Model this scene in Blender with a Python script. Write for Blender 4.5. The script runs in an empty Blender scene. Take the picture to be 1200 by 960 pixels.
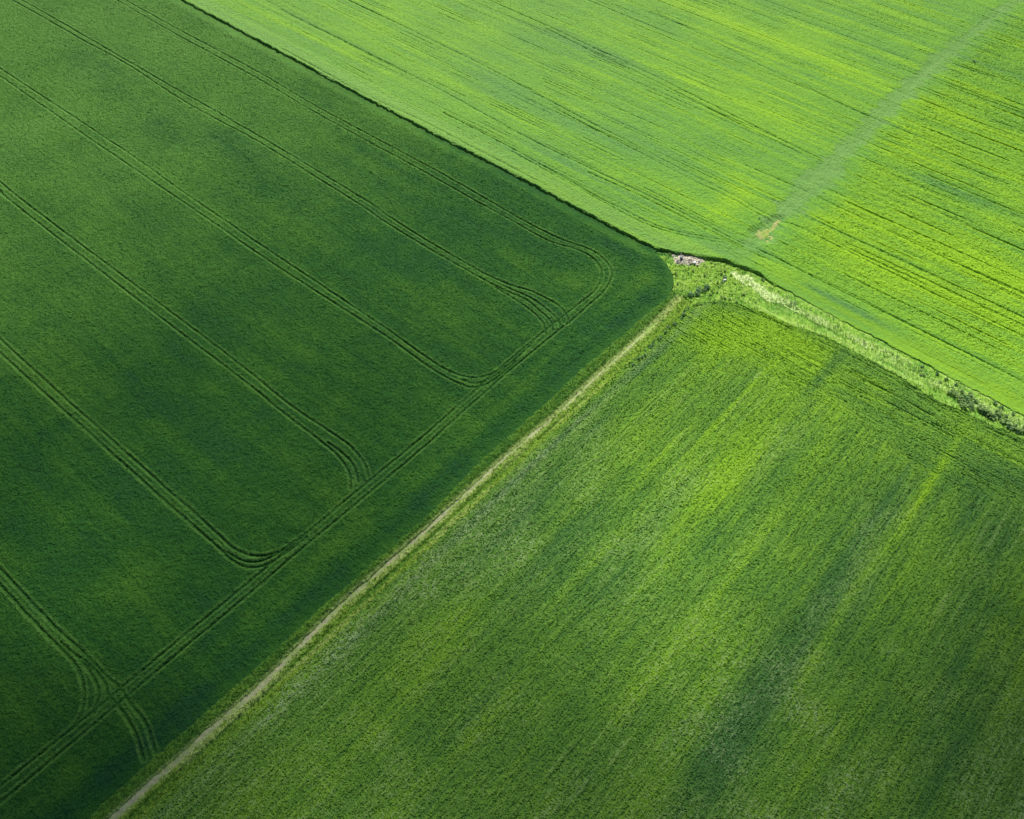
import bpy, math, random
import numpy as np

rng = np.random.default_rng(7)
random.seed(7)
S = bpy.context.scene
COL = S.collection

# ------------------------------------------------------------------ camera geometry
F, PIT, H = 1080.0, math.radians(49.8), 121.0      # focal length in photo pixels (1200 wide), pitch down, flight height
def at(px, py):
    """pixel of the photograph -> point on the flat ground"""
    dx = (np.asarray(px, float) - 600) / F
    dy = -(np.asarray(py, float) - 480) / F
    dz = -math.sin(PIT) + dy * math.cos(PIT)
    t = -H / dz
    return dx * t, (math.cos(PIT) + dy * math.sin(PIT)) * t
def pix(x, y):
    c, s = math.cos(PIT), math.sin(PIT)
    d = y * c + H * s
    up = y * s - H * c
    return 600 + F * x / d, 480 - F * up / d

A = math.radians(49.0)                              # direction of the farm track; the tramlines run square to it
EU = (math.cos(A), math.sin(A)); EW = (math.sin(A), -math.cos(A))
def to_uw(x, y): return x * EU[0] + y * EU[1], x * EW[0] + y * EW[1]
def to_xy(u, w): return u * EU[0] + w * EW[0], u * EU[1] + w * EW[1]
def puw(pts):
    p = np.array(pts, float)
    return np.stack(to_uw(*at(p[:, 0], p[:, 1])), 1)

# ------------------------------------------------------------------ noise
def _hash(i, j, seed):
    h = (i.astype(np.int64) * 374761393 + j.astype(np.int64) * 668265263 + seed * 974634777) & 0xFFFFFFFF
    h = ((h ^ (h >> 13)) * 1274126177) & 0xFFFFFFFF
    h = ((h ^ (h >> 16)) * 2246822519) & 0xFFFFFFFF
    return ((h ^ (h >> 15)) & 0xFFFFFF).astype(np.float32) / float(0xFFFFFF) * 2 - 1
def vn(u, w, su, sw, seed):
    a = u / su + seed * 17.37; b = w / sw + seed * 5.71
    i = np.floor(a); j = np.floor(b)
    f = (a - i).astype(np.float32); g = (b - j).astype(np.float32)
    f = f * f * (3 - 2 * f); g = g * g * (3 - 2 * g)
    i = i.astype(np.int64); j = j.astype(np.int64)
    return ((_hash(i, j, seed) * (1 - f) + _hash(i + 1, j, seed) * f) * (1 - g)
            + (_hash(i, j + 1, seed) * (1 - f) + _hash(i + 1, j + 1, seed) * f) * g)
def sstep(a, b, x):
    t = np.clip((x - a) / (b - a), 0, 1)
    return t * t * (3 - 2 * t)

# ------------------------------------------------------------------ outlines of the fields (photo points laid on the ground)
def curve_u_of_w(pts):
    p = puw(pts); p = p[np.argsort(p[:, 1])]
    return lambda w: np.interp(w, p[:, 1], p[:, 0])
def curve_w_of_u(pts):
    p = puw(pts); p = p[np.argsort(p[:, 0])]
    return lambda u: np.interp(u, p[:, 0], p[:, 1])

UB = curve_u_of_w([(-300, -270), (210, 0), (400, 102), (500, 155), (600, 207), (700, 260), (725, 273), (750, 286), (768, 294), (790, 299), (815, 303), (850, 308), (885, 321),
                   (905, 333), (940, 352), (985, 376), (1030, 398), (1080, 425), (1130, 452), (1200, 489), (1500, 640)])
RB = curve_u_of_w([(806, 360), (820, 356), (835, 354), (860, 356), (880, 362), (905, 372), (930, 383), (962, 394), (1000, 412), (1050, 440), (1075, 456), (1095, 468),
                   (1112, 476), (1150, 494), (1200, 516), (1500, 660)])
LW = curve_w_of_u([(-500, 1440), (104, 960), (200, 873), (300, 786), (375, 717), (500, 608), (567, 538), (625, 487), (683, 433), (730, 394), (762, 366), (781, 352), (789, 338), (788, 324), (780, 311), (768, 298)])
PC = curve_w_of_u([(-600, 1640), (134, 957), (200, 897.5), (303, 807), (400, 710.5), (503, 619), (591, 537), (658, 480), (700, 440), (737, 407), (777, 369), (797, 348)])
GR = curve_w_of_u([(-600, 1680), (168, 957), (230, 900), (303, 833), (375, 764), (430, 711), (520, 628), (613, 540), (690, 470), (745, 418), (788, 381), (806, 362)])
CE = puw([(797, 348)])[0]

# ------------------------------------------------------------------ wheel tracks
TR = [   # photo polyline of one wheel line, half width m, depth share
 [(-60, -42), (20, 0), (100, 45), (200, 103), (300, 161), (430, 239), (456, 257), (523, 298), (567, 323), (596, 336), (625, 345), (652, 359), (664, 372), (667, 382)],
 [(-60, -34), (20, 6), (100, 51), (150, 78), (225, 127), (300, 168), (417, 240), (450, 262), (520, 304), (581, 338), (616, 354), (634, 368), (646, 380), (648, 390)],
 [(581, 340), (608, 357), (624, 368), (636, 381), (640, 394)],
 [(590, 338), (622, 352), (644, 368), (655, 380), (657, 388)],
 [(60, -45), (142, 0), (200, 32), (300, 86), (375, 130), (500, 197), (560, 231), (610, 260), (654, 282), (692, 296), (710, 310), (717, 325), (708, 343), (690, 360), (664, 383)],
 [(50, -44), (132, 0), (200, 39), (300, 94), (375, 138), (500, 206), (560, 240), (602, 263), (640, 284), (677, 296), (697, 308), (705, 324), (698, 342), (680, 357), (654, 378)],
 [(-60, 38), (0, 82), (137, 173), (232, 240), (330, 306), (450, 386), (508, 427), (540, 443), (567, 444), (596, 430), (625, 404)],
 [(-60, 48), (0, 91), (120, 175), (217, 241), (330, 318), (450, 395), (502, 432), (535, 451), (558, 457), (580, 447), (605, 426)],
 [(540, 448), (560, 452), (582, 442), (600, 428)],
 [(-60, 170), (0, 215), (27, 237), (215, 379), (300, 445), (342, 479), (390, 511), (412, 527), (427, 545), (433, 562)],
 [(-60, 178), (0, 225), (15, 239), (196, 380), (300, 460), (325, 481), (380, 523), (400, 541), (410, 557), (412, 576)],
 [(385, 522), (404, 536), (416, 550), (421, 568)],
 [(-60, 345), (0, 399), (100, 490), (200, 579), (247, 620), (275, 645), (300, 654), (326, 650), (352, 634), (380, 612)],
 [(-60, 361), (0, 415), (100, 505), (200, 595), (250, 638), (272, 658), (290, 667), (312, 665), (335, 652), (360, 633)],
 [(268, 650), (287, 660), (308, 660), (335, 647)],
 [(-60, 600), (0, 666), (62, 732), (94, 761), (125, 793), (141, 807), (152, 822), (172, 850), (184, 884)],
 [(-60, 619), (0, 685), (40, 729), (74, 763), (91, 782), (100, 807), (99, 833), (88, 855)],
 [(74, 756), (98, 777), (113, 799), (118, 815), (112, 838)],
 [(85, 765), (112, 786), (125, 803), (128, 816)],
 [(128, 815), (147, 838), (162, 866), (170, 892)],
 [(-60, 974), (0, 925), (97, 847), (141, 811), (220, 745), (300, 679), (375, 616), (435, 565), (500, 511), (550, 467), (596, 426), (654, 377)],
 [(-60, 993), (0, 944), (97, 863), (153, 816), (230, 751), (300, 693), (350, 650), (420, 592), (500, 524), (550, 479), (596, 438), (660, 385)],
]
UP = [   # wheel tracks and drill gaps of the bright field
 [(330, 15), (500, 100), (600, 156), (700, 206), (762, 235), (825, 267), (860, 285), (900, 302), (975, 340), (1050, 377), (1100, 402), (1150, 427), (1260, 482)],
 [(690, 207), (762, 240), (820, 270), (856, 289), (893, 306)],
 [(520, 136), (600, 178), (700, 235), (730, 250), (762, 266), (800, 277), (850, 286)],
 [(600, 182), (690, 232), (728, 253), (764, 270), (805, 281), (846, 289)],
 [(380, -10), (540, 67), (640, 120), (700, 152), (792, 200), (855, 231), (897, 255), (937, 271), (1000, 302), (1100, 351), (1230, 413)],
 [(650, 131), (792, 206), (850, 234), (893, 258)],
 [(540, -10), (640, 34), (760, 90), (800, 110), (880, 150), (940, 180), (1000, 208), (1110, 258), (1230, 312)],
 [(640, 38), (760, 96), (880, 156), (938, 184)],
 [(700, -12), (800, 34), (900, 85), (1000, 132), (1090, 170), (1210, 222)],
 [(872, 197), (925, 220), (975, 243), (1080, 294), (1220, 360)],
 [(330, 60), (430, 115), (500, 148), (560, 180), (640, 222)],
]
def crom(p, step=0.12):
    p = np.vstack([2 * p[0] - p[1], p, 2 * p[-1] - p[-2]])
    out = []
    for k in range(1, len(p) - 2):
        a, b, c, d = p[k - 1], p[k], p[k + 1], p[k + 2]
        n = max(2, int(np.linalg.norm(c - b) / step))
        t = np.linspace(0, 1, n, endpoint=False)[:, None]
        out.append(.5 * (2 * b + (c - a) * t + (2 * a - 5 * b + 4 * c - d) * t ** 2 + (3 * b - a - 3 * c + d) * t ** 3))
    return np.vstack(out + [p[-2:-1]])

# ------------------------------------------------------------------ sampling grid (aligned with the tramlines)
CS = 0.125; NB = 12; CC = CS * NB                     # fine cell, coarse cell
U0, U1, W0, W1 = -420.0, 780.0, -690.0, 510.0
nbu, nbw = int((U1 - U0) / CC), int((W1 - W0) / CC)
bu, bw = np.meshgrid(np.arange(nbu), np.arange(nbw), indexing='ij')
bx, by = to_xy(U0 + (bu + .5) * CC, W0 + (bw + .5) * CC)
with np.errstate(all='ignore'):
    px, py = pix(bx, by)
infront = by * math.cos(PIT) + H * math.sin(PIT) > 20
FINE = infront & (px > -260) & (px < 1460) & (py > -70) & (py < 1130)
fi = np.argwhere(FINE)
i0, j0 = fi.min(0); i1, j1 = fi.max(0) + 1
fu, fw = (i1 - i0) * NB, (j1 - j0) * NB              # fine lattice size in cells
cellmask = np.kron(FINE[i0:i1, j0:j1], np.ones((NB, NB), bool))
vm = np.zeros((fu + 1, fw + 1), bool)
vm[:-1, :-1] |= cellmask; vm[1:, :-1] |= cellmask; vm[:-1, 1:] |= cellmask; vm[1:, 1:] |= cellmask
FU0, FW0 = U0 + i0 * CC, W0 + j0 * CC

def distance_map(lines, reach=1.0):
    D = np.full((fu + 1, fw + 1), 9.0, np.float32)
    r = int(reach / CS) + 1
    oi, oj = np.meshgrid(np.arange(-r, r + 1), np.arange(-r, r + 1), indexing='ij'); oi = oi.ravel(); oj = oj.ravel()
    for ln in lines:
        q = crom(puw(ln))
        q = q + np.stack([vn(q[:, 0], q[:, 1], 3, 3, 91), vn(q[:, 0], q[:, 1], 3, 3, 92)], 1) * .05
        ci = np.round((q[:, 0] - FU0) / CS).astype(int); cj = np.round((q[:, 1] - FW0) / CS).astype(int)
        ii = ci[:, None] + oi; jj = cj[:, None] + oj
        du = FU0 + ii * CS - q[:, :1]; dw = FW0 + jj * CS - q[:, 1:]
        ok = (ii >= 0) & (ii <= fu) & (jj >= 0) & (jj <= fw)
        np.minimum.at(D, (ii[ok], jj[ok]), np.sqrt(du ** 2 + dw ** 2)[ok].astype(np.float32))
    return D
RTL = [  # wheelings along the head of the weedy field
 [(812, 361), (835, 358), (860, 361), (880, 367), (912, 380), (950, 397), (1000, 420), (1050, 448), (1075, 464), (1100, 485)],
 [(955, 393), (1000, 414), (1050, 443), (1078, 461), (1104, 479)], [(1108, 478), (1150, 500), (1200, 522), (1260, 552)], [(990, 436), (1060, 470), (1110, 500), (1210, 552)]]
DL = distance_map(TR); DU = distance_map(UP); DR = distance_map(RTL)

# ------------------------------------------------------------------ the land: region, height, crop tone at any point
R_DARK, R_UPPER, R_RIGHT, R_VERGE, R_PATH, R_ROUGH, R_DRY, R_SOIL = range(8)
def blobs(x, y, lst):
    t = np.zeros_like(x, dtype=np.float32)
    for (cx, cy, rx, ry, ang, a) in lst:
        gx, gy = at(cx, cy); sc = float(np.hypot(np.hypot(gx, gy), H)) / F
        c, s = math.cos(math.radians(ang)), math.sin(math.radians(ang))
        dx, dy = x - gx, y - gy
        p = (dx * c + dy * s) / (rx * sc); q = (-dx * s + dy * c) / (ry * sc)
        t += a * np.exp(-(p * p + q * q)).astype(np.float32)
    return t
# blue-green or yellow tone patches on the crop: centre px, radii px, ground angle, amount
BL_DARK = [(110, 75, 90, 24, -41, -.8), (190, 150, 80, 22, -41, -.7), (270, 170, 60, 20, -41, -.7), (330, 230, 60, 18, -41, -.5), (20, 30, 70, 30, -41, .5),
           (120, 30, 80, 12, -41, .35), (300, 100, 120, 12, -41, .3), (240, 200, 60, 18, -41, .4), (530, 370, 60, 22, -41, .45), (670, 330, 30, 16, -41, .8), (150, 690, 26, 30, -41, .8),
           (60, 450, 50, 30, -41, .5), (200, 480, 60, 30, -41, -.5), (230, 390, 60, 30, -41, -.3), (340, 400, 60, 30, -41, .3), (640, 300, 60, 14, -41, -.5), (740, 300, 40, 14, -41, -.5),
           (560, 500, 90, 16, 49, .25), (420, 620, 80, 14, 49, .35), (330, 700, 50, 12, 49, .3), (640, 450, 40, 12, 49, .5), (700, 380, 60, 18, 49, -.4), (560, 560, 60, 10, 49, -.4)]
BL_UP = [(590, 110, 90, 24, -41, -.9), (690, 60, 80, 14, -41, -.9), (740, 180, 110, 34, -41, -.8), (640, 180, 60, 12, -41, -.5), (780, 30, 40, 20, -41, -.5), (860, 30, 120, 12, -41, .5),
         (400, 60, 120, 10, -41, .15), (760, 70, 60, 14, -41, .45), (900, 140, 80, 30, -41, .4), (700, 215, 160, 10, -41, -.35), (620, 190, 120, 8, -41, -.6), (370, 60, 120, 9, -41, -.7), (1180, 90, 60, 16, -41, -.6),
         (1150, 240, 50, 14, -41, -.5), (1100, 220, 40, 8, -41, -.5), (1050, 330, 100, 20, -41, .6), (1140, 310, 90, 26, -41, .4), (1000, 366, 44, 4, -41, -1.1), (960, 345, 20, 4, -41, -.6), (850, 290, 34, 8, -41, -.35),
         (860, 240, 40, 20, 49, .5), (1080, 100, 60, 20, -41, -.3), (980, 80, 60, 16, -41, .3), (890, 300, 30, 8, -41, -.6)]
BL_RT = [(660, 640, 110, 26, 49, -1.0), (620, 600, 60, 20, 49, -.6), (720, 680, 60, 24, 49, -.8), (880, 480, 90, 14, 49, -.4), (965, 440, 50, 6, 49, -1.2), (1000, 500, 40, 18, 49, -.5), (930, 400, 24, 9, -41, 1.5), (850, 390, 80, 34, 0, 1.1), (830, 420, 60, 22, 49, .5), (900, 470, 90, 20, 49, .35), (930, 440, 80, 40, -41, .6), (880, 520, 110, 40, 49, .5), (740, 500, 90, 30, 49, .35), (960, 420, 30, 16, -41, .6),
         (820, 590, 80, 24, 49, .5), (870, 550, 70, 22, 49, .5), (740, 560, 60, 16, 49, .35), (1000, 690, 130, 6, 51, .9), (1085, 575, 80, 4.5, 51, 1.5), (960, 770, 60, 7, 51, .8), (1150, 600, 60, 40, 51, -.6), (1040, 590, 70, 14, 51, -1.0), (980, 680, 70, 16, 51, -1.1), (905, 790, 100, 26, 51, -1.2), (850, 880, 80, 28, 51, -1.2),
         (1120, 800, 90, 30, 51, -.5), (1110, 910, 60, 30, 51, -.5), (690, 900, 60, 16, 49, -.5), (560, 830, 50, 10, 49, -.4), (520, 760, 100, 10, 49, .35), (470, 830, 120, 10, 49, .2), (760, 780, 90, 20, 49, .3), (1150, 700, 90, 30, 51, -.5),
         (440, 730, 60, 5, 49, -.9), (650, 520, 130, 3.5, 49, -1.2), (560, 610, 110, 4, 49, -1.1), (760, 425, 50, 4, 49, -1.2), (700, 500, 60, 5, 49, -.4), (865, 470, 100, 3, 49, .8), (780, 530, 70, 3, 49, .7), (1075, 480, 40, 14, -41, -.6), (1180, 560, 60, 16, -41, -.7)]
STRIP_L = curve_w_of_u([(870, 286), (932, 214), (970, 183), (1020, 131), (1070, 86), (1115, 50), (1165, 13), (1240, -55)])
STRIP_R = curve_w_of_u([(905, 287), (940, 256), (974, 225), (1013, 170), (1060, 125), (1086, 102), (1118, 71), (1152, 40), (1196, 6), (1275, -60)])
SU = puw([(870, 286)])[0][0]

def land(u, w, dl, du, dr):
    x, y = to_xy(u, w)
    x = x.astype(np.float32); y = y.astype(np.float32)
    jit = vn(u, w, 1.1, 1.1, 1) * .22 + vn(u, w, .4, .4, 2) * .16      # ragged edges of the crops
    ub, rb = UB(w), RB(w)
    lw, pc, gr = LW(u), PC(u), GR(u)
    reg = np.full(u.shape, R_ROUGH, np.int8)
    cu, cw = CE
    low = u < cu                                     # below the head of the track
    upper = u > ub + jit * .8 + .22 * vn(u, w, 2.2, 2.2, 51)
    left = (w < lw + jit * .6) & (u < ub - .40 + jit)
    right = ((u < rb + jit) & (w > gr + jit * 1.0))
    topu = puw([(768, 298)])[0][0]
    left &= (u < topu) | (w < puw([(768, 298)])[0][1])
    reg[right] = R_RIGHT
    reg[low & (w >= lw + jit * .6) & (w <= gr + jit)] = R_VERGE
    dpath = np.abs(w - pc + vn(u, w, 6, 6, 31) * .05)
    pw = .17 + .28 * sstep(75, 0, u) + vn(u, w, 2.5, .7, 32) * .14 + vn(u, w, .6, .6, 36) * .10 - .26 * sstep(cu - 14, cu + 1, u)
    reg[(u < cu + 1) & (dpath < pw)] = R_PATH
    reg[left] = R_DARK
    reg[upper] = R_UPPER
    # pale dry grass running along the edge of the bright field
    wd = puw([(842, 322)])[0][1]
    mid = .5 * (ub + rb)
    hw = np.interp(w, [wd, wd + 4, wd + 10, wd + 18, wd + 40, wd + 70, wd + 200], [0, 1.5, 1.9, 1.1, 1.0, 1.2, 1.3])
    cen = ub - np.interp(w, [wd, wd + 10, wd + 20, wd + 60, wd + 200], [2.4, 3.2, 3.1, 2.6, 2.5])
    dry = (np.abs(u - cen) < hw * .68 * (1 + .5 * vn(u, w, 1.5, 3, 33) + .5 * vn(u, w, .8, 1.8, 52)) + jit * 1.6) & (w > wd) & (reg == R_ROUGH)
    reg[dry] = R_DRY
    bsx, bsy = at(899, 271); bu_, bw_ = to_uw(bsx, bsy)
    # a worn bare patch by the wheel track in the bright field
    n_s = vn(u, w, .9, .9, 37)
    a1, b1 = at(912, 262); a2, b2 = at(893, 279)
    ddx, ddy = a2 - a1, b2 - b1; L2 = ddx * ddx + ddy * ddy
    tt = np.clip(((x - a1) * ddx + (y - b1) * ddy) / L2, 0, 1)
    dist = np.hypot(x - a1 - tt * ddx, y - b1 - tt * ddy)
    soil = dist < (.15 + .95 * tt) + jit * 2.6 + .4 * n_s
    worn = sstep(2.2, .3, dist - (.25 + 1.15 * tt))
    reg[soil & (reg == R_UPPER)] = R_SOIL

    # ---- fine structure
    white = _hash(np.round(u / CS).astype(np.int64), np.round(w / CS).astype(np.int64), 5)
    n3 = vn(u, w, .34, .34, 6); n6 = vn(u, w, .7, .7, 7); n15 = vn(u, w, 1.6, 1.6, 8)
    n4 = vn(u, w, 4, 4, 9); n12 = vn(u, w, 12, 12, 10); n30 = vn(u, w, 30, 30, 11)
    z = np.zeros(u.shape, np.float32); tone = np.zeros_like(z); dryv = np.zeros_like(z)
    grain = white * .5 + n3 * .5

    m = reg == R_DARK
    sw = vn(u, w, 3.0, 14, 12); row = vn(u, w, .5, 9, 13)
    edge = np.minimum(lw - w, ub - 1 - u)
    z_ = .72 + white * .07 + n3 * .06 + n6 * .04 + n15 * .03 + row * .02 + n12 * .05
    worn_ = np.clip(.82 + .38 * vn(u, w, 5, 5, 48) + .2 * n15, .45, 1.15)
    g = np.clip(1 - dl / .19, 0, 1) ** .8 * worn_
    z_ -= .25 * g * (.75 + .35 * n6) + .15 * np.clip(1 - dl / .5, 0, 1) * worn_
    lip = np.exp(-((dl - .40) / .17) ** 2) * (.6 + .5 * worn_)  # raised rim of bent plants; its paler colour also paints in the sunlit edge
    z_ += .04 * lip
    z_ *= .62 + .38 * sstep(-.3, 2.8, edge + jit)
    z[m] = z_[m]
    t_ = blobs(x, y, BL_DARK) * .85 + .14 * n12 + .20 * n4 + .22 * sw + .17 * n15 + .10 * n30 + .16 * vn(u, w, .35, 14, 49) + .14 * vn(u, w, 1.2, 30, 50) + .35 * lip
    t_ += .4 * np.exp(-((ub - u - 2.2) / .8) ** 2)
    hb = lw - w
    t_ += sstep(0, 40, 150 - u) * (-.45 * np.exp(-((hb - 2.6) / 1.3) ** 2) + .38 * np.exp(-((hb - 6.0) / 1.7) ** 2) * (.6 + vn(u, w, 9, 1.2, 54)))
    # far end painted paler, by tone and dry mix, for grazing-light brightening
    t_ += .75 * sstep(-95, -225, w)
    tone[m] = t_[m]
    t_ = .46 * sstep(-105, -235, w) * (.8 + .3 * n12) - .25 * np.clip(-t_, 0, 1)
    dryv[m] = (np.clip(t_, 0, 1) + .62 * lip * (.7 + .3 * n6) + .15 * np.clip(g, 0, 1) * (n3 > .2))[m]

    m = (reg == R_UPPER)
    sl, sr = STRIP_L(u), STRIP_R(u)
    rg = 1.3 * vn(u, w, .8, 6, 42) + 1.0 * vn(u, w, 2.4, 12, 43) + .5 * n4
    instrip = sstep(-.8, .8, w - sl - .5 + jit * 2 + rg) * sstep(-.9, .9, sr - w - .7 + jit * 2 + rg) * sstep(-9, 2, u - SU)
    instrip *= .88 + .28 * vn(u, w, 14, 1.1, 44) + .2 * n4
    oldside = sstep(0, 6, w - sr) * sstep(-2, 3, u - SU)
    uu = u - ub * .0 + .02 * vn(u, w, 40, 40, 14)
    s1 = vn(uu, w, .45, 22, 15); s2 = vn(uu, w, 1.1, 45, 16); s3 = vn(uu, w, 3.2, 90, 17); s4 = vn(uu, w, .7, 12, 18)
    gap = sstep(.42, .8, s1) * (.50 + .40 * oldside) + .6 * sstep(.5, .85, s4 + .15 * n3) * (.08 + .58 * oldside)
    margin = sstep(6.0, 3.5, u - ub) * (1 - .85 * sstep(wd - 8, wd + 4, w))
    gap *= (1 - .85 * margin) * (1 - .75 * instrip)
    z_ = .88 + white * (.042 + .02 * oldside) + n3 * (.05 + .02 * oldside) + n6 * (.03 + .05 * oldside * (n6 < 0)) + s2 * .04 + n15 * .03
    z_ -= .20 * gap
    gu = (.75 * np.clip(1 - du / .24, 0, 1) ** .7 + .5 * np.clip(1 - du / .6, 0, 1)) * (.55 + .45 * vn(u, w, 4, 30, 35))
    z_ -= .42 * gu * (.7 + .3 * n6) * (1 - .6 * instrip)
    z_ -= instrip * .12
    z_ -= .36 * worn
    z_ *= sstep(-.9, .35, u - ub + jit) * .5 + .5
    z_ *= 1 - .66 * sstep(wd + 2, wd + 16, w) * sstep(5, 0, u - ub)
    z[m] = z_[m]
    t_ = blobs(x, y, BL_UP) + .24 * s3 + .28 * s2 + .16 * n12 + .12 * n4 + .12 * n30 + .30 * s1 + .22 * s4
    t_ = t_ * (1 - .8 * instrip) - instrip * .62 + .40 * oldside + .45 * sstep(9, 3, u - ub) * sstep(wd - 4, wd + 6, w)
    tone[m] = t_[m]
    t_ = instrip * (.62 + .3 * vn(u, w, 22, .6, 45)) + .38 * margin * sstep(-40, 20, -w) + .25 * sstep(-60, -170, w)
    dryv[m] = t_[m]

    m = reg == R_RIGHT
    hd = sstep(17, 13, rb - u + 2 * vn(u, w, 30, 8, 41) + 3 * jit)             # headland: rows run along the top edge
    ra = vn(u, w, 7, .30, 19); rb_ = vn(u, w, .32, 8, 20)
    rowr = ra * (1 - hd) + rb_ * hd
    ra2 = vn(u, w, 26, 1.0, 21); rb2 = vn(u, w, 1.2, 26, 22)
    rowr2 = ra2 * (1 - hd) + rb2 * hd
    plant = np.maximum(white, _hash(np.round(u / CS).astype(np.int64), np.round(w / CS).astype(np.int64), 77))
    fine = vn(u, w, .9, .17, 46) * (1 - hd) + vn(u, w, .17, .9, 47) * hd
    z_ = .42 + white * .066 + n3 * .02 + rowr * .05 + fine * .045 + n6 * .02 + rowr2 * .03 - .05 * (white + .4 * fine < -.85) - .16 * hd * sstep(.40, .8, rb_)
    z_ -= .24 * (.6 + .5 * n4) * (.7 * np.clip(1 - dr / .26, 0, 1) + .5 * np.clip(1 - dr / .7, 0, 1))
    # dark curved wheelings at the head of the field
    z[m] = z_[m]
    t_ = blobs(x, y, BL_RT) * .72 + .24 * rowr2 + .28 * rowr + .16 * n12 + .16 * n4 + .15 * vn(u, w, 60, 4, 23) + .2 * white
    tone[m] = t_[m]
    # wild plants with greyish leaves grow through the stand in patches
    wp = sstep(.1, .9, vn(u, w, 24, 7, 24) + .5 * n4) * (grain > .12) * sstep(10, 24, rb - u)
    ed = np.exp(-((w - gr - 1.9) / .9) ** 2) * (grain > -.1) * .8
    spk = (grain + .25 * fine > .30) * (.20 + .2 * n4 + .25 * rowr2 + .15 * n12)
    lines = sstep(.5, .85, ra + .3 * white) * (1 - hd) * sstep(-.2, .5, vn(u, w, 30, 5, 53)) * .35
    dryv[m] = np.clip(lines + wp * .35 + ed * .4 + np.clip(spk * (.15 + .85 * sstep(30, 75, rb - u)), 0, .6), 0, 1)[m]

    m = reg == R_VERGE
    lv = w < pc
    z_ = np.where(lv, .08 + .22 * sstep(.3, 1.3, pc - w) + .22 * sstep(2.5, .2, w - lw), .16) + white * .06 + n3 * .07 + n6 * .05
    z_ -= .16 * np.exp(-((w - pc - 1.45) / .22) ** 2) * sstep(120, 60, u)
    z[m] = z_[m]
    rr = vn(u, w, 9, .45, 25)
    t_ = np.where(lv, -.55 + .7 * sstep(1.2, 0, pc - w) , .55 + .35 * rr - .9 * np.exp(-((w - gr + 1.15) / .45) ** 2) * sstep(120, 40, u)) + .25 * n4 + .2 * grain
    tone[m] = t_[m]
    t_ = np.where(lv, .5 * sstep(.9, .5, dpath), .35 * sstep(.3, .8, rr + .3 * n3) + .6 * sstep(1.1, .5, dpath) * (n3 > -.2))
    dryv[m] = np.clip(t_, 0, 1)[m]

    m = reg == R_PATH
    z[m] = (.05 + white * .02 + n3 * .03 + .05 * n6)[m]
    tone[m] = (.2 * n15 + .3 * grain)[m]
    dryv[m] = np.clip(.3 * (n3 > .1) + .6 * sstep(-.1, .5, vn(u, w, 2.2, .4, 34)) * (white > -.5) + .5 * sstep(.6, 1.0, dpath / pw + .3 * n3) + sstep(cu - 26, cu, u) * .75, 0, 1)[m]

    m = reg == R_ROUGH
    rs = vn(u, w, .8, 7, 26)
    z_ = .22 + white * .06 + n3 * .07 + n6 * .08 + n15 * .06
    hz = sstep(0, 8, w - wd - 4)
    z_ = .22 + (z_ - .22) * (1 - .55 * hz)
    z_ = z_ * sstep(-.1, 1.0, ub - u + jit) + .06
    z_ += hz * .12 * rs
    z[m] = z_[m]
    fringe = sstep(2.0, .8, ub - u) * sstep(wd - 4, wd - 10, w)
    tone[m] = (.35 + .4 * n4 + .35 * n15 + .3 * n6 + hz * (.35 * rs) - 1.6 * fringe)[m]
    dryv[m] = np.clip((.22 * (n3 + n6 > .35) + .2 * hz * (rs > .1)) * (1 - fringe), 0, 1)[m]

    m = reg == R_DRY
    z[m] = (.30 + white * .06 + n3 * .05 + n6 * .03 + .06 * rs)[m]
    tone[m] = (.3 * n4 + .3 * rs + .3 * grain)[m]
    hot = sstep(wd + 26, wd + 8, w)
    dryv[m] = np.clip(.12 + .62 * hot + .25 * n3 + .2 * n6 + .2 * n4 + .22 * rs, 0, 1)[m]

    m = reg == R_SOIL
    z[m] = (.42 + white * .05 + n3 * .07 + n6 * .05)[m]
    tone[m] = (.4 * n6 + .3 * grain)[m]
    dryv[m] = np.clip(.52 + .5 * n6 + .3 * n15 + .2 * n3, 0, 1)[m]
    # soft swell of the land
    z = z + .25 * vn(u, w, 55, 55, 28) + .08 * vn(u, w, 17, 17, 29)
    return reg, z.astype(np.float32), tone.astype(np.float32), dryv.astype(np.float32), grain.astype(np.float32)

vi, vj = np.nonzero(vm)
u = FU0 + vi * CS; w = FW0 + vj * CS
fr, fz, ft, fd, fg = land(u, w, DL[vi, vj], DU[vi, vj], DR[vi, vj])
# plants stand off the lattice
ju = _hash(vi, vj, 201) * .038; jw = _hash(vi, vj, 202) * .038
fx, fy = to_xy(u + ju, w + jw)
idx = np.full((fu + 1, fw + 1), -1, np.int64); idx[vi, vj] = np.arange(len(vi))
ci, cj = np.nonzero(cellmask)
fq = np.stack([idx[ci, cj], idx[ci + 1, cj], idx[ci + 1, cj + 1], idx[ci, cj + 1]], 1)[:, ::-1]
fcr = fr[idx[ci, cj]]
# coarse surroundings
kk, ll = np.meshgrid(np.arange(nbu + 1), np.arange(nbw + 1), indexing='ij')
cu_, cw_ = (U0 + kk * CC).ravel(), (W0 + ll * CC).ravel()
far9 = np.full(cu_.shape, 9.0, np.float32)
cr, cz, ct, cd, cg = land(cu_, cw_, far9, far9, far9)
cz = cz + (_hash(kk.ravel(), ll.ravel(), 303) * np.where(cr == R_RIGHT, .42, np.where(cr == R_UPPER, .34, .38))).astype(np.float32)
cx_, cy_ = to_xy(cu_, cw_)
gi, gj = np.nonzero(~FINE)
n1 = nbw + 1
cq = np.stack([gi * n1 + gj, (gi + 1) * n1 + gj, (gi + 1) * n1 + gj + 1, gi * n1 + gj + 1], 1)[:, ::-1] + len(vi)
ccr = cr[gi * n1 + gj]
PX = np.concatenate([fx, cx_]); PY = np.concatenate([fy, cy_]); PZ = np.concatenate([fz, cz])
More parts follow.
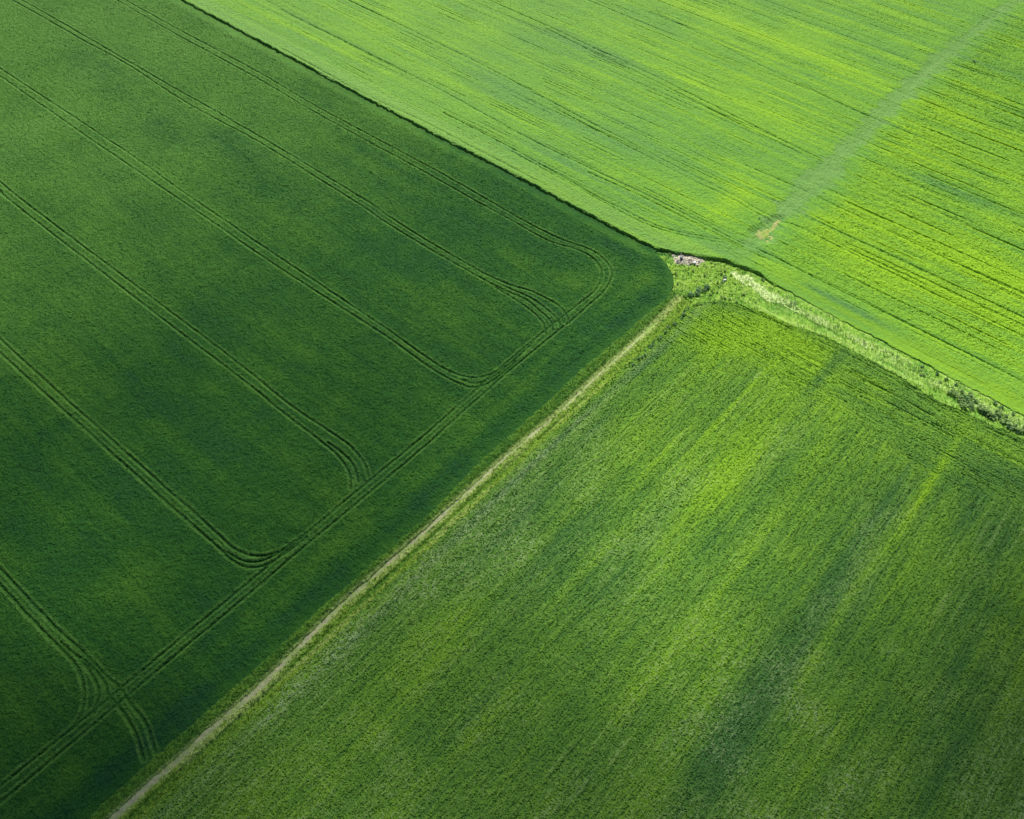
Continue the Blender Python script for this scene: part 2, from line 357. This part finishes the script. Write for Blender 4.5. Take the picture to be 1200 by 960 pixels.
PT = np.concatenate([ft, ct]); PD = np.concatenate([fd, cd]); PG = np.concatenate([fg, cg])
PR = np.concatenate([fr, cr])
Q = np.vstack([fq, cq]); QR = np.concatenate([fcr, ccr])

def ground_z(x, y):
    uu, ww = to_uw(np.atleast_1d(np.asarray(x, float)), np.atleast_1d(np.asarray(y, float)))
    o = np.full(uu.shape, 9.0, np.float32)
    return land(uu, ww, o, o, o)

# ------------------------------------------------------------------ mesh helpers
def mesh_from(name, co, faces_flat, sizes, mat, attrs=None, smooth=False):
    me = bpy.data.meshes.new(name)
    me.vertices.add(len(co)); me.vertices.foreach_set('co', np.ascontiguousarray(co, np.float32).ravel())
    me.loops.add(len(faces_flat)); me.loops.foreach_set('vertex_index', np.ascontiguousarray(faces_flat, np.int32))
    me.polygons.add(len(sizes))
    me.polygons.foreach_set('loop_start', np.concatenate([[0], np.cumsum(sizes)[:-1]]).astype(np.int32))
    try: me.polygons.foreach_set('loop_total', np.asarray(sizes, np.int32))
    except Exception: pass
    for k, v in (attrs or {}).items():
        a = me.attributes.new(k, 'FLOAT', 'POINT'); a.data.foreach_set('value', np.ascontiguousarray(v, np.float32))
    me.polygons.foreach_set('use_smooth', np.full(len(sizes), smooth, bool))
    me.update(); me.validate()
    me.materials.append(mat)
    return me
def link(name, me, parent=None):
    o = bpy.data.objects.new(name, me); COL.objects.link(o); o.parent = parent
    return o
def tag(o, label=None, cat=None, group=None, kind=None):
    if label: o['label'] = label
    if cat: o['category'] = cat
    if group: o['group'] = group
    if kind: o['kind'] = kind
    return o

# ------------------------------------------------------------------ materials
def nodes(name):
    m = bpy.data.materials.new(name); m.use_nodes = True
    nt = m.node_tree; b = nt.nodes['Principled BSDF']
    return m, nt, b
def N(nt, t, **kw):
    n = nt.nodes.new(t)
    for k, v in kw.items(): setattr(n, k, v)
    return n
def attr(nt, name):
    return N(nt, 'ShaderNodeAttribute', attribute_name=name).outputs['Fac']
def math_(nt, op, a, b=None):
    n = N(nt, 'ShaderNodeMath', operation=op)
    for k, v in enumerate((a, b)):
        if v is None: continue
        if isinstance(v, (int, float)): n.inputs[k].default_value = v
        else: nt.links.new(v, n.inputs[k])
    return n.outputs[0]
def plant_pair(name, *a, leaf=.4, **k): return plant_mat(name, *a, **k), plant_mat(name + ' blades', *a, leaf=leaf, **k)
def plant_mat(name, cold, base, warm, dry, rough=.75, spec=.03, grain=.30, leaf=0.0):
    m, nt, b = nodes(name)
    tc = N(nt, 'ShaderNodeTexCoord')
    nz = N(nt, 'ShaderNodeTexNoise'); nz.inputs['Scale'].default_value = 1.7; nz.inputs['Detail'].default_value = 6; nz.inputs['Roughness'].default_value = .7
    nt.links.new(tc.outputs['Object'], nz.inputs['Vector'])
    f = math_(nt, 'MULTIPLY', math_(nt, 'SUBTRACT', nz.outputs['Fac'], .5), 1.1)
    t = math_(nt, 'ADD', attr(nt, 'tone'), math_(nt, 'MULTIPLY', attr(nt, 'grain'), grain))
    t = math_(nt, 'ADD', t, f)
    t = math_(nt, 'ADD', math_(nt, 'MULTIPLY', t, .5), .5)
    r = N(nt, 'ShaderNodeValToRGB')
    e = r.color_ramp.elements
    e[0].position = .08; e[0].color = (*cold, 1); e[1].position = .92; e[1].color = (*warm, 1)
    x = e.new(.5); x.color = (*base, 1)
    nt.links.new(t, r.inputs['Fac'])
    mx = N(nt, 'ShaderNodeMix', data_type='RGBA')
    nt.links.new(attr(nt, 'dry'), mx.inputs['Factor'])
    nt.links.new(r.outputs['Color'], mx.inputs['A']); mx.inputs['B'].default_value = (*dry, 1)
    nt.links.new(mx.outputs['Result'], b.inputs['Base Color'])
    b.inputs['Roughness'].default_value = rough
    b.inputs['Specular IOR Level'].default_value = spec
    if leaf > 0:
        tr = N(nt, 'ShaderNodeBsdfTranslucent'); nt.links.new(mx.outputs['Result'], tr.inputs['Color'])
        ms = N(nt, 'ShaderNodeMixShader'); ms.inputs[0].default_value = leaf
        nt.links.new(b.outputs[0], ms.inputs[1]); nt.links.new(tr.outputs[0], ms.inputs[2])
        nt.links.new(ms.outputs[0], nt.nodes['Material Output'].inputs['Surface'])
    return m
M_DARK = plant_mat('deep green cereal', (.011, .050, .0155), (.017, .068, .0115), (.036, .102, .013), (.078, .172, .036), grain=.34)
M_UP = plant_mat('bright green cereal', (.066, .160, .038), (.092, .207, .024), (.150, .276, .014), (.108, .205, .052), grain=.25)
M_RT = plant_mat('weedy young crop', (.034, .092, .021), (.066, .147, .018), (.118, .226, .012), (.150, .215, .090), grain=.30)
M_VG = plant_pair('verge grass', (.035, .105, .016), (.090, .180, .020), (.145, .235, .028), (.28, .33, .12), grain=.3, leaf=.4)
M_RG = plant_pair('rough grass', (.050, .140, .024), (.100, .215, .028), (.155, .270, .032), (.28, .38, .12), grain=.35, leaf=.45)
M_DY = plant_pair('dry pale grass', (.10, .22, .03), (.17, .30, .05), (.25, .36, .08), (.42, .51, .23), grain=.4, leaf=.45)
M_PT = plant_mat('trodden earth', (.19, .195, .105), (.26, .265, .155), (.33, .335, .21), (.15, .235, .05), grain=.4, spec=.1, rough=.9)
M_SL = plant_mat('bare earth', (.20, .19, .075), (.28, .27, .115), (.36, .34, .16), (.16, .25, .035), grain=.4, spec=.1, rough=.9)

# ------------------------------------------------------------------ blades standing in the grass areas
def blades(region, n, hgt, wid, seed):
    """loose leaf blades rooted on the cells of a region: vertices, tri list, attributes"""
    r = np.random.default_rng(seed)
    cells = np.nonzero(fcr == region)[0]
    if n < len(cells) * 6: pick = r.choice(cells, n)
    else: pick = r.choice(cells, len(cells) * 6)
    base = fq[pick]
    a, b = r.random(len(pick)), r.random(len(pick))
    P = np.stack([fx, fy, fz], 1)
    p = (P[base[:, 0]] * ((1 - a) * (1 - b))[:, None] + P[base[:, 1]] * (a * (1 - b))[:, None]
         + P[base[:, 2]] * (a * b)[:, None] + P[base[:, 3]] * ((1 - a) * b)[:, None])
    p[:, 2] -= .05
    ang = r.random(len(pick)) * 2 * np.pi
    hh = hgt * (.5 + r.random(len(pick))); ln = hh * (.2 + .7 * r.random(len(pick)))
    la = r.random(len(pick)) * 2 * np.pi
    ww = wid * (.6 + .8 * r.random(len(pick)))
    dx, dy = np.cos(ang) * ww, np.sin(ang) * ww
    tip = p + np.stack([np.cos(la) * ln, np.sin(la) * ln, hh], 1)
    mid = p + np.stack([np.cos(la) * ln * .35, np.sin(la) * ln * .35, hh * .62], 1)
    off = np.stack([dx, dy, 0 * dx], 1)
    co = np.stack([p - off * .6, p + off * .6, mid + off, mid - off, tip], 1).reshape(-1, 3)
    k = np.arange(len(pick)) * 5
    quad = np.stack([k, k + 1, k + 2, k + 3], 1); tri = np.stack([k + 3, k + 2, k + 4], 1)
    at_ = {}
    g0 = r.normal(0, .5, len(pick))
    for nm, src, add in (('tone', ft, .35 * g0), ('dry', fd, .12 * r.random(len(pick))), ('grain', fg, g0)):
        at_[nm] = np.repeat(src[base[:, 0]] + add, 5)
    at_['dry'] = np.clip(at_['dry'], 0, 1)
    return co, quad, tri, at_

def region_object(name, region, mat, bl=None):
    f = Q[QR == region]
    vs, inv = np.unique(f, return_inverse=True)
    inv = inv.reshape(f.shape)
    co = np.stack([PX[vs], PY[vs], PZ[vs]], 1)
    at_ = {'tone': PT[vs].copy(), 'dry': PD[vs].copy(), 'grain': PG[vs]}
    alien = PR[vs] != region                          # shared border vertices belong to the neighbour
    at_['tone'][alien] = 0; at_['dry'][alien] = np.median(at_['dry'])
    flat = inv.ravel(); sizes = np.full(len(f), 4)
    if bl is not None:
        c2, q2, t2, a2 = bl
        o = len(co)
        co = np.vstack([co, c2]); flat = np.concatenate([flat, (q2 + o).ravel(), (t2 + o).ravel()])
        sizes = np.concatenate([sizes, np.full(len(q2), 4), np.full(len(t2), 3)])
        at_ = {k: np.concatenate([at_[k], a2[k]]) for k in at_}
    pair = mat if isinstance(mat, tuple) else (mat,)
    me = mesh_from(name, co, flat, sizes, pair[0], at_)
    if bl is not None:
        me.materials.append(pair[1])
        mi = np.zeros(len(sizes), np.int32); mi[len(f):] = 1
        me.polygons.foreach_set('material_index', mi)
    return link(name, me)

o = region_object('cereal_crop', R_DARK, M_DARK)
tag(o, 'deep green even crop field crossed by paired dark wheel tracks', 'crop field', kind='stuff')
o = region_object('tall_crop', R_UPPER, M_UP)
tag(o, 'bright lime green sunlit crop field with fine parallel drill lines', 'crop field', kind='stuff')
o = region_object('weedy_crop', R_RIGHT, M_RT)
tag(o, 'mottled mid green weedy crop field beside the pale dirt path', 'crop field', kind='stuff')
o = region_object('grass_verge', R_VERGE, M_VG, blades(R_VERGE, 14000, .28, .035, 3))
tag(o, 'grass verge on both sides of the narrow dirt path', 'grass', kind='stuff')
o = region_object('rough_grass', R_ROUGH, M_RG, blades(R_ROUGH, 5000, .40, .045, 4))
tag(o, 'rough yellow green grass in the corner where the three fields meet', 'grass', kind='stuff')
o = region_object('dry_grass', R_DRY, M_DY, blades(R_DRY, 2200, .45, .045, 5))
tag(o, 'pale bleached tall grass strip along the edge of bright field', 'grass', kind='stuff')
o = region_object('dirt_path', R_PATH, M_PT); tag(o, 'narrow pale beige dirt path between the two fields', 'path', kind='structure')
o = region_object('bare_soil', R_SOIL, M_SL); tag(o, 'small worn tan patch of earth in the bright field', 'bare soil', kind='structure')

# the land to the horizon
m, nt, b = nodes('distant farmland')
tc = N(nt, 'ShaderNodeTexCoord'); vo = N(nt, 'ShaderNodeTexVoronoi'); vo.inputs['Scale'].default_value = .003
nt.links.new(tc.outputs['Object'], vo.inputs['Vector'])
r = N(nt, 'ShaderNodeValToRGB'); r.color_ramp.elements[0].color = (.03, .085, .016, 1); r.color_ramp.elements[1].color = (.11, .18, .025, 1)
nt.links.new(vo.outputs['Color'], r.inputs['Fac']); nt.links.new(r.outputs['Color'], b.inputs['Base Color']); b.inputs['Roughness'].default_value = .9
g = 9000.0
me = mesh_from('ground', np.array([(-g, -g, -.55), (g, -g, -.55), (g, g, -.55), (-g, g, -.55)]), np.array([0, 1, 2, 3]), np.array([4]), m)
tag(link('ground', me), 'flat farmland under the fields', 'ground', kind='structure')

# ------------------------------------------------------------------ rubble, stones, post
def solid_mat(name, c0, c1, scale=6, rough=.85):
    m, nt, b = nodes(name)
    tc = N(nt, 'ShaderNodeTexCoord'); nz = N(nt, 'ShaderNodeTexNoise'); nz.inputs['Scale'].default_value = scale; nz.inputs['Detail'].default_value = 5
    oi = N(nt, 'ShaderNodeObjectInfo')
    nt.links.new(tc.outputs['Object'], nz.inputs['Vector'])
    r = N(nt, 'ShaderNodeValToRGB'); r.color_ramp.elements[0].color = (*c0, 1); r.color_ramp.elements[1].color = (*c1, 1)
    r.color_ramp.elements[0].position = .3; r.color_ramp.elements[1].position = .7
    f = math_(nt, 'ADD', nz.outputs['Fac'], math_(nt, 'MULTIPLY', math_(nt, 'SUBTRACT', oi.outputs['Random'], .5), .7))
    nt.links.new(f, r.inputs['Fac'])
    nt.links.new(r.outputs['Color'], b.inputs['Base Color']); b.inputs['Roughness'].default_value = rough
    return m
import bmesh
def rock_mesh(name, seed, mat, flat=.7, sub=2):
    r = random.Random(seed)
    bm = bmesh.new(); bmesh.ops.create_icosphere(bm, subdivisions=sub, radius=.5)
    planes = [(np.array([r.gauss(0, 1) for _ in range(3)]), .26 + .16 * r.random()) for _ in range(9)]
    planes = [(p / np.linalg.norm(p), d) for p, d in planes]
    for v in bm.verts:
        c = np.array(v.co)
        for n_, d in planes:
            k = c @ n_
            if k > d: c = c - n_ * (k - d) * .9
        c = c * np.array([1.15, .9, flat]) * (1 + .05 * (r.random() - .5))
        v.co = c
    me = bpy.data.meshes.new(name); bm.to_mesh(me); bm.free(); me.materials.append(mat)
    return me
M_ST = solid_mat('pinkish rubble', (.16, .14, .115), (.33, .295, .25))
M_WH = solid_mat('white limestone', (.68, .66, .62), (.85, .84, .82))
M_GY = solid_mat('grey blue stone', (.10, .11, .12), (.17, .18, .19))
rocks = [rock_mesh('stone', 40 + k, M_ST) for k in range(5)]
def place(o, pxy, dz=0.0, rz=None, sc=1.0):
    x, y = at(*pxy); z = float(ground_z(x, y)[1][0])
    o.location = (float(x), float(y), z + dz); o.rotation_euler = (random.uniform(-.3, .3), random.uniform(-.3, .3), random.uniform(0, 6.28) if rz is None else rz)
    o.scale = (sc,) * 3 if not isinstance(sc, tuple) else sc
    return o
# the heap the stones lie on
hx, hy = at(807, 307)
hu, hwv = to_uw(hx, hy)
n = 60
ga, gb = np.meshgrid(np.linspace(-4.2, 4.2, n), np.linspace(-2.7, 2.7, n), indexing='ij')       # along the field edge, across
th = math.radians(-8)
lx = hx + ga * math.cos(math.radians(-17)) - gb * math.sin(math.radians(-17)); ly = hy + ga * math.sin(math.radians(-17)) + gb * math.cos(math.radians(-17))
hz_ = np.array(ground_z(lx.ravel(), ly.ravel())[1]).reshape(n, n)
base_z = float(np.median(hz_)) - .12
rad = np.sqrt((ga / 3.5) ** 2 + (gb / 2.0) ** 2) + .25 * vn(ga, gb, .9, .9, 61)
hh = base_z + .55 * np.clip(1.02 - rad, -.5, .8) + .10 * vn(ga, gb, .35, .35, 62) + .07 * vn(ga, gb, .16, .16, 63)
co = np.stack([lx.ravel(), ly.ravel(), hh.ravel()], 1)
ii, jj = np.meshgrid(np.arange(n - 1), np.arange(n - 1), indexing='ij'); ii = ii.ravel(); jj = jj.ravel()
hq = np.stack([ii * n + jj, (ii + 1) * n + jj, (ii + 1) * n + jj + 1, ii * n + jj + 1], 1)
keep = rad.ravel()[ii * n + jj] < 1.25
hq = hq[keep]
co_l = co - np.array([hx, hy, base_z])
heap = link('rubble_heap', mesh_from('rubble_heap', co_l, hq.ravel(), np.full(len(hq), 4), solid_mat('crumbled rubble', (.17, .155, .11), (.31, .285, .22), 3)))
heap.location = (float(hx), float(hy), base_z)
tag(heap, 'low heap of pinkish grey rubble at the field corner under tall crop edge', 'rubble heap')
def heap_z(x, y):
    k = np.argmin((co[:, 0] - x) ** 2 + (co[:, 1] - y) ** 2); return float(co[k, 2])
rs = random.Random(5)
cnt = 0
for k in range(90):
    if cnt >= 46: break
    a, b_ = rs.gauss(0, 1.8), rs.gauss(0, .95)
    if (a / 3.3) ** 2 + (b_ / 1.8) ** 2 > 1: continue
    c_, s_ = math.cos(math.radians(-17)), math.sin(math.radians(-17))
    x, y = hx + a * c_ - b_ * s_, hy + a * s_ + b_ * c_
    o = link('stone', rocks[cnt % 5])
    s = rs.uniform(.18, .5)
    o.location = (float(x), float(y), heap_z(x, y) + .12 * s); o.rotation_euler = (rs.uniform(-.5, .5), rs.uniform(-.5, .5), rs.uniform(0, 6.28)); o.scale = (s, s, s)
    tag(o, 'pinkish grey broken stone lying on the rubble heap', 'stone', 'broken stones on the rubble heap'); cnt += 1
wm = rock_mesh('white_stone', 71, M_WH, .8)
o = link('white_stone', wm); x, y = at(813.4, 311); o.location = (float(x), float(y), heap_z(x, y) + .18); o.scale = (.62, .5, .5); o.rotation_euler = (.2, .1, .5)
tag(o, 'whitish stone on the lower right edge of rubble heap', 'stone')
wm2 = rock_mesh('white_stone', 73, M_WH, .75)
o = place(link('white_boulder', wm2), (849, 330.5), .16, .4, (.7, .6, .7))
tag(o, 'white boulder alone among the weeds beside the pale grass', 'boulder')
gm = rock_mesh('grey_slab', 75, M_GY, .5)
o = link('grey_slab', gm); x, y = at(798, 305.5); o.location = (float(x), float(y), heap_z(x, y) + .30); o.scale = (1.0, .8, 1.3); o.rotation_euler = (.5, .5, 1.2)
tag(o, 'dark blue grey slab leaning at the left end of rubble heap', 'slab')
# weathered stake behind the slab
bm = bmesh.new()
prev = None
for k in range(7):
    t = k / 6; rr_ = .07 - .025 * t
    ring = [bm.verts.new((rr_ * math.cos(q * math.pi / 4) * (1 + .1 * math.sin(k + q)) + .06 * t, rr_ * math.sin(q * math.pi / 4), 1.5 * t)) for q in range(8)]
    if prev:
        for q in range(8): bm.faces.new((prev[q], prev[(q + 1) % 8], ring[(q + 1) % 8], ring[q]))
    prev = ring
bm.faces.new(prev)
pm = bpy.data.meshes.new('wooden_stake'); bm.to_mesh(pm); bm.free(); pm.materials.append(solid_mat('weathered wood', (.30, .27, .23), (.46, .43, .38), 12))
o = link('wooden_stake', pm); x, y = at(797.5, 302.5); o.location = (float(x), float(y), heap_z(x, y) - .1); o.rotation_euler = (.08, -.1, 0)
tag(o, 'thin pale weathered stake standing at left end of rubble heap', 'stake')

# ------------------------------------------------------------------ weeds: leafy clumps with stems
def leaf_mat(name, c0, c1, trans=.5):
    m, nt, b = nodes(name)
    oi = N(nt, 'ShaderNodeObjectInfo'); at_ = N(nt, 'ShaderNodeAttribute', attribute_name='grain')
    f = math_(nt, 'ADD', math_(nt, 'MULTIPLY', at_.outputs['Fac'], .5), math_(nt, 'MULTIPLY', oi.outputs['Random'], .5))
    mx = N(nt, 'ShaderNodeMix', data_type='RGBA'); nt.links.new(f, mx.inputs['Factor'])
    mx.inputs['A'].default_value = (*c0, 1); mx.inputs['B'].default_value = (*c1, 1)
    nt.links.new(mx.outputs['Result'], b.inputs['Base Color']); b.inputs['Roughness'].default_value = .5; b.inputs['Specular IOR Level'].default_value = .3
    tr = N(nt, 'ShaderNodeBsdfTranslucent'); nt.links.new(mx.outputs['Result'], tr.inputs['Color'])
    ms = N(nt, 'ShaderNodeMixShader'); ms.inputs[0].default_value = trans
    nt.links.new(b.outputs[0], ms.inputs[1]); nt.links.new(tr.outputs[0], ms.inputs[2])
    nt.links.new(ms.outputs[0], nt.nodes['Material Output'].inputs['Surface'])
    return m
def weed_meshes(seed, mat, leaves=150, size=.13):
    r = np.random.default_rng(seed)
    nst = 7
    ang = r.random(nst) * 6.28; lean = .15 + .45 * r.random(nst); hgt = .55 + .5 * r.random(nst)
    tips = np.stack([np.cos(ang) * lean, np.sin(ang) * lean, hgt], 1)
    k = r.integers(0, nst, leaves); t = .25 + .75 * np.sqrt(r.random(leaves))
    c = tips[k] * t[:, None] + r.normal(0, .10, (leaves, 3))
    c[:, 2] = np.abs(c[:, 2]) + .03
    d = r.normal(0, 1, (leaves, 3)); d[:, 2] *= .5; d /= np.linalg.norm(d, axis=1)[:, None]
    s = np.cross(d, r.normal(0, 1, (leaves, 3))); s /= np.linalg.norm(s, axis=1)[:, None]
    L = size * (.6 + .9 * r.random(leaves))[:, None]
    co = np.stack([c - d * L, c + s * L * .45, c + d * L, c - s * L * .45], 1).reshape(-1, 3)
    q = np.arange(leaves * 4)
    me = mesh_from('foliage', co, q, np.full(leaves, 4), mat, {'grain': np.repeat(r.random(leaves), 4)})
    # stems
    sc, sf = [], []
    for i in range(nst):
        for j, f in enumerate((0, 1)):
            for a in (0, 2.1, 4.2):
                rad_ = .018 * (1 - .6 * f)
                sc.append(tips[i] * f * .95 + np.array([math.cos(a) * rad_, math.sin(a) * rad_, 0]))
        o = i * 6
        for a in range(3): sf += [o + a, o + (a + 1) % 3, o + 3 + (a + 1) % 3, o + 3 + a]
    ms_ = mesh_from('stem', np.array(sc), np.array(sf), np.full(len(sf) // 4, 4), M_STEM)
    return me, ms_
M_STEM = solid_mat('weed stem', (.07, .11, .03), (.12, .16, .05))
ML_BLUE = leaf_mat('blue green leaves', (.06, .17, .05), (.12, .26, .08))
ML_PALE = leaf_mat('grey green leaves', (.16, .27, .08), (.28, .42, .14))
ML_GRN = leaf_mat('fresh green leaves', (.08, .19, .025), (.17, .30, .04))
kinds = {'blue': [weed_meshes(s, ML_BLUE) for s in (1, 2, 3)], 'pale': [weed_meshes(s, ML_PALE, 170, .14) for s in (4, 5, 6)], 'green': [weed_meshes(s, ML_GRN, 130, .12) for s in (7, 8, 9)]}
wr = random.Random(11)
proto = {}
def weed(kind, pxy, sc, label, group, name='weed_clump', cat='weeds', low=1.0):
    vi_ = wr.randrange(3)
    x, y = at(*pxy); z = float(ground_z(x, y)[1][0])
    key = (kind, vi_)
    if key not in proto:
        root = bpy.data.objects.new(name, None); COL.objects.link(root)
        f, s = kinds[kind][vi_]
        link('foliage', f, root); link('stem', s, root)
        proto[key] = root
    else:
        src = proto[key]
        root = src.copy(); COL.objects.link(root); root.name = name
        for ch in src.children:
            c = ch.copy(); COL.objects.link(c); c.parent = root
    root.location = (float(x), float(y), z - .06); root.rotation_euler = (0, 0, wr.uniform(0, 6.28)); root.scale = (sc * 1.1, sc * 1.1, sc * .6)
    for k in ('label', 'category', 'group'):
        if k in root: del root[k]
    return tag(root, label, cat, group)
# dark bluish weeds where the path ends
for t in np.linspace(0, 1, 13):
    p = (829 - 20 * t + wr.uniform(-2, 2), 338.5 + 10 * t + wr.uniform(-1.6, 1.6))
    weed('blue', p, wr.uniform(.6, 1.0), 'dark blue green leafy weeds clustered just beyond the path end', 'dark weeds at the end of the path')
# along the right side of the path, by the edge of the weedy field
for t in np.linspace(0, 1, 30):
    bx_, by_ = 806 - 66 * t, 364 + 64 * t
    weed('blue', (bx_ + wr.uniform(-2, 4), by_ + wr.uniform(-2, 4)), wr.uniform(.35, .65), 'low blue green weeds in the row edging the weedy field beside the path', 'weeds edging the field by the path')
# small weeds across the rough corner
c = 0
while c < 46:
    q = (wr.uniform(775, 905), wr.uniform(298, 358))
    x, y = at(*q); rg = int(ground_z(x, y)[0][0])
    if rg != R_ROUGH or (790 < q[0] < 826 and q[1] < 318): continue
    weed('green', q, wr.uniform(.3, .62), 'small fresh green weeds scattered over the rough grass corner', 'scattered weeds in the rough corner'); c += 1
# bushy weeds along the dry strip at the right
for (a, b_, s) in [(1119, 464, .9), (1124, 470, 1.1), (1128, 477, 1.3), (1133, 474, 1.0), (1130, 469, 1.2), (1138, 480, 1.0), (1141, 472, 1.1), (1136, 466, .9), (1147, 479, 1.1), (1153, 483, 1.2), (1158, 487, 1.2), (1164, 491, 1.0),
                   (1169, 488, 1.2), (1174, 496, .9), (1180, 499, 1.2), (1188, 502, 1.1), (1196, 506, 1.2), (1205, 511, 1.0), (1112, 461, .9), (1215, 516, 1.1)]:
    weed('pale', (a, b_), s, 'grey green bushy weeds on the pale strip where two fields converge', 'bushy weeds along the pale strip', 'bush', 'bush')
for (a, b_, s) in [(1131, 471, 1.2), (1136, 476, 1.0), (1127, 468, .9), (1156, 486, 1.0), (1161, 490, 1.0), (1150, 484, .9), (1182, 503, 1.0), (1192, 508, .9), (1165, 474, .8), (1172, 479, .8), (1186, 487, .8), (1120, 452, .7), (1098, 440, .7), (1108, 446, .7), (1080, 431, .6)]:
    weed('blue', (a, b_), s, 'dark blue green bush beside the pale bushy weeds near the converging fields', 'dark bushes along the pale strip', 'bush', 'bush')
for k in range(40):
    t = wr.random(); a = 905 + 290 * t; b_ = float(np.interp(a, [905, 962, 1000, 1050, 1100, 1200], [345, 372, 393, 421, 448, 503])) + wr.uniform(-6, 6)
    weed('pale', (a, b_), wr.uniform(.3, .6), 'small pale tuft growing along the dry grass strip', 'pale tufts along the dry strip', 'grass_tuft', 'grass tuft')
# dark ones round the worn patch in the bright field
for (a, b_, s) in [(888.5, 260.5, .4), (891.0, 264.5, .35), (899, 263.5, .3), (914, 257, .3)]:
    weed('blue', (a, b_), s, 'dark green weeds standing round the worn tan patch of earth', 'weeds round the worn patch')
weed('blue', (848.5, 327.5), .9, 'dark leafy weed right behind the white boulder', None)
weed('blue', (846.0, 333.2), .6, 'low dark weed right in front of the white boulder', None)
o = weed('green', (1140, 76), .9, 'single dark green weed standing right of the bluish strip in bright field', None)

# ------------------------------------------------------------------ unseen vapour sheet added between sun and near fields to shade them
EL, AZ = math.radians(41), math.radians(4)          # sun: ahead of the camera, a little to the right
SD = np.array([math.sin(AZ) * math.cos(EL), math.cos(AZ) * math.cos(EL), math.sin(EL)])
CH = 700.0
n = 110
gx, gy = np.meshgrid(np.linspace(-420, 420, n), np.linspace(-330, 330, n), indexing='ij')     # where its shade falls on the ground
ppx, ppy = gx, gy
SH = np.array([  # share of the sun that should get through over the land in view: rows from far to near, columns left to right
 [1, 1, 1, 1, 1, 1, 1], [.96, 1, 1, 1, 1, 1, 1], [.84, .80, .84, .88, 1, 1, 1], [.64, .58, .63, .74, 1, 1, 1],
 [.50, .52, .48, .74, 1.06, .76, .58], [.30, .40, .48, .48, .66, .43, .36], [.10, .26, .46, .39, .37, .31, .26]])
qx, qy = pix(gx, np.maximum(gy, 36)); qx = np.clip(qx / 200, 0, 5.999); qy = np.clip(qy / 160, 0, 5.999)
a_, b_ = np.floor(qx).astype(int), np.floor(qy).astype(int); fa, fb = qx - a_, qy - b_
fa = fa * fa * (3 - 2 * fa) * .5 + fa * .5; fb = fb * fb * (3 - 2 * fb) * .5 + fb * .5
M_ = (SH[b_, a_] * (1 - fa) + SH[b_, a_ + 1] * fa) * (1 - fb) + (SH[b_ + 1, a_] * (1 - fa) + SH[b_ + 1, a_ + 1] * fa) * fb
T = -np.log(np.clip((M_ - .18) / .82, .03, 1)) / .114
T *= 1 + .22 * vn(gx, gy, 45, 45, 81) + .25 * vn(gx, gy, 20, 20, 82)
T = np.clip(T, .02, 42)
edge = sstep(420, 330, np.abs(gx)) * sstep(330, 270, np.abs(gy)); T = np.maximum(T * edge, .02)
ccx = gx + SD[0] / SD[2] * CH; ccy = gy + SD[1] / SD[2] * CH
top = np.stack([ccx, ccy, CH + T * .62], -1).reshape(-1, 3); bot = np.stack([ccx, ccy, CH - T * .38], -1).reshape(-1, 3)
ii, jj = np.meshgrid(np.arange(n - 1), np.arange(n - 1), indexing='ij'); ii = ii.ravel(); jj = jj.ravel()
q = np.stack([ii * n + jj, (ii + 1) * n + jj, (ii + 1) * n + jj + 1, ii * n + jj + 1], 1)
rim = np.concatenate([np.arange(n) * n, (n - 1) * n + np.arange(1, n), (np.arange(n - 2, -1, -1)) * n + n - 1, np.arange(n - 2, 0, -1)])
rn = np.roll(rim, -1)
side = np.stack([rim, rn, rn + n * n, rim + n * n], 1)
fc = np.vstack([q, q[:, ::-1] + n * n, side[:, ::-1]])
cm = bpy.data.materials.new('cloud vapour'); cm.use_nodes = True; nt = cm.node_tree
nt.nodes.remove(nt.nodes['Principled BSDF'])
vs_ = N(nt, 'ShaderNodeVolumeScatter'); vs_.inputs['Density'].default_value = .075; vs_.inputs['Color'].default_value = (.97, .97, .98, 1)
nt.links.new(vs_.outputs[0], nt.nodes['Material Output'].inputs['Volume'])
ctr = top.mean(0)
cl = link('shade_cloud', mesh_from('shade_cloud', np.vstack([top, bot]) - ctr, fc.ravel(), np.full(len(fc), 4), cm, smooth=True)); cl.location = ctr
tag(cl, 'unseen thin vapour sheet added high above the fields to shade them', 'shade_cloud', kind='structure')

# ------------------------------------------------------------------ light, sky, camera
W = bpy.data.worlds.new('World'); S.world = W; W.use_nodes = True
nt = W.node_tree; bg = nt.nodes['Background']
sky = nt.nodes.new('ShaderNodeTexSky'); sky.sky_type = 'NISHITA'; sky.sun_disc = False
sky.sun_elevation = EL; sky.sun_rotation = AZ
nt.links.new(sky.outputs[0], bg.inputs['Color']); bg.inputs['Strength'].default_value = .06
sun = bpy.data.lights.new('sun', 'SUN'); sun.energy = 4.6; sun.angle = math.radians(.5); sun.color = (1, .95, .84)
so = bpy.data.objects.new('sun', sun); COL.objects.link(so)
from mathutils import Vector
so.rotation_euler = Vector((-SD[0], -SD[1], -SD[2])).to_track_quat('-Z', 'Y').to_euler(); so.location = (0, 0, 300)

cam = bpy.data.cameras.new('camera'); co_ = bpy.data.objects.new('camera', cam); COL.objects.link(co_)
cam.sensor_width = 36; cam.lens = 36 * F / 1200; cam.clip_end = 20000; cam.clip_start = 1
co_.location = (0, 0, H); co_.rotation_euler = (math.pi / 2 - PIT, 0, 0)
S.camera = co_
S.view_settings.view_transform = 'Standard'; S.view_settings.look = 'None'; S.view_settings.exposure = 1.24; S.view_settings.gamma = 1
S.cycles.volume_bounces = 0
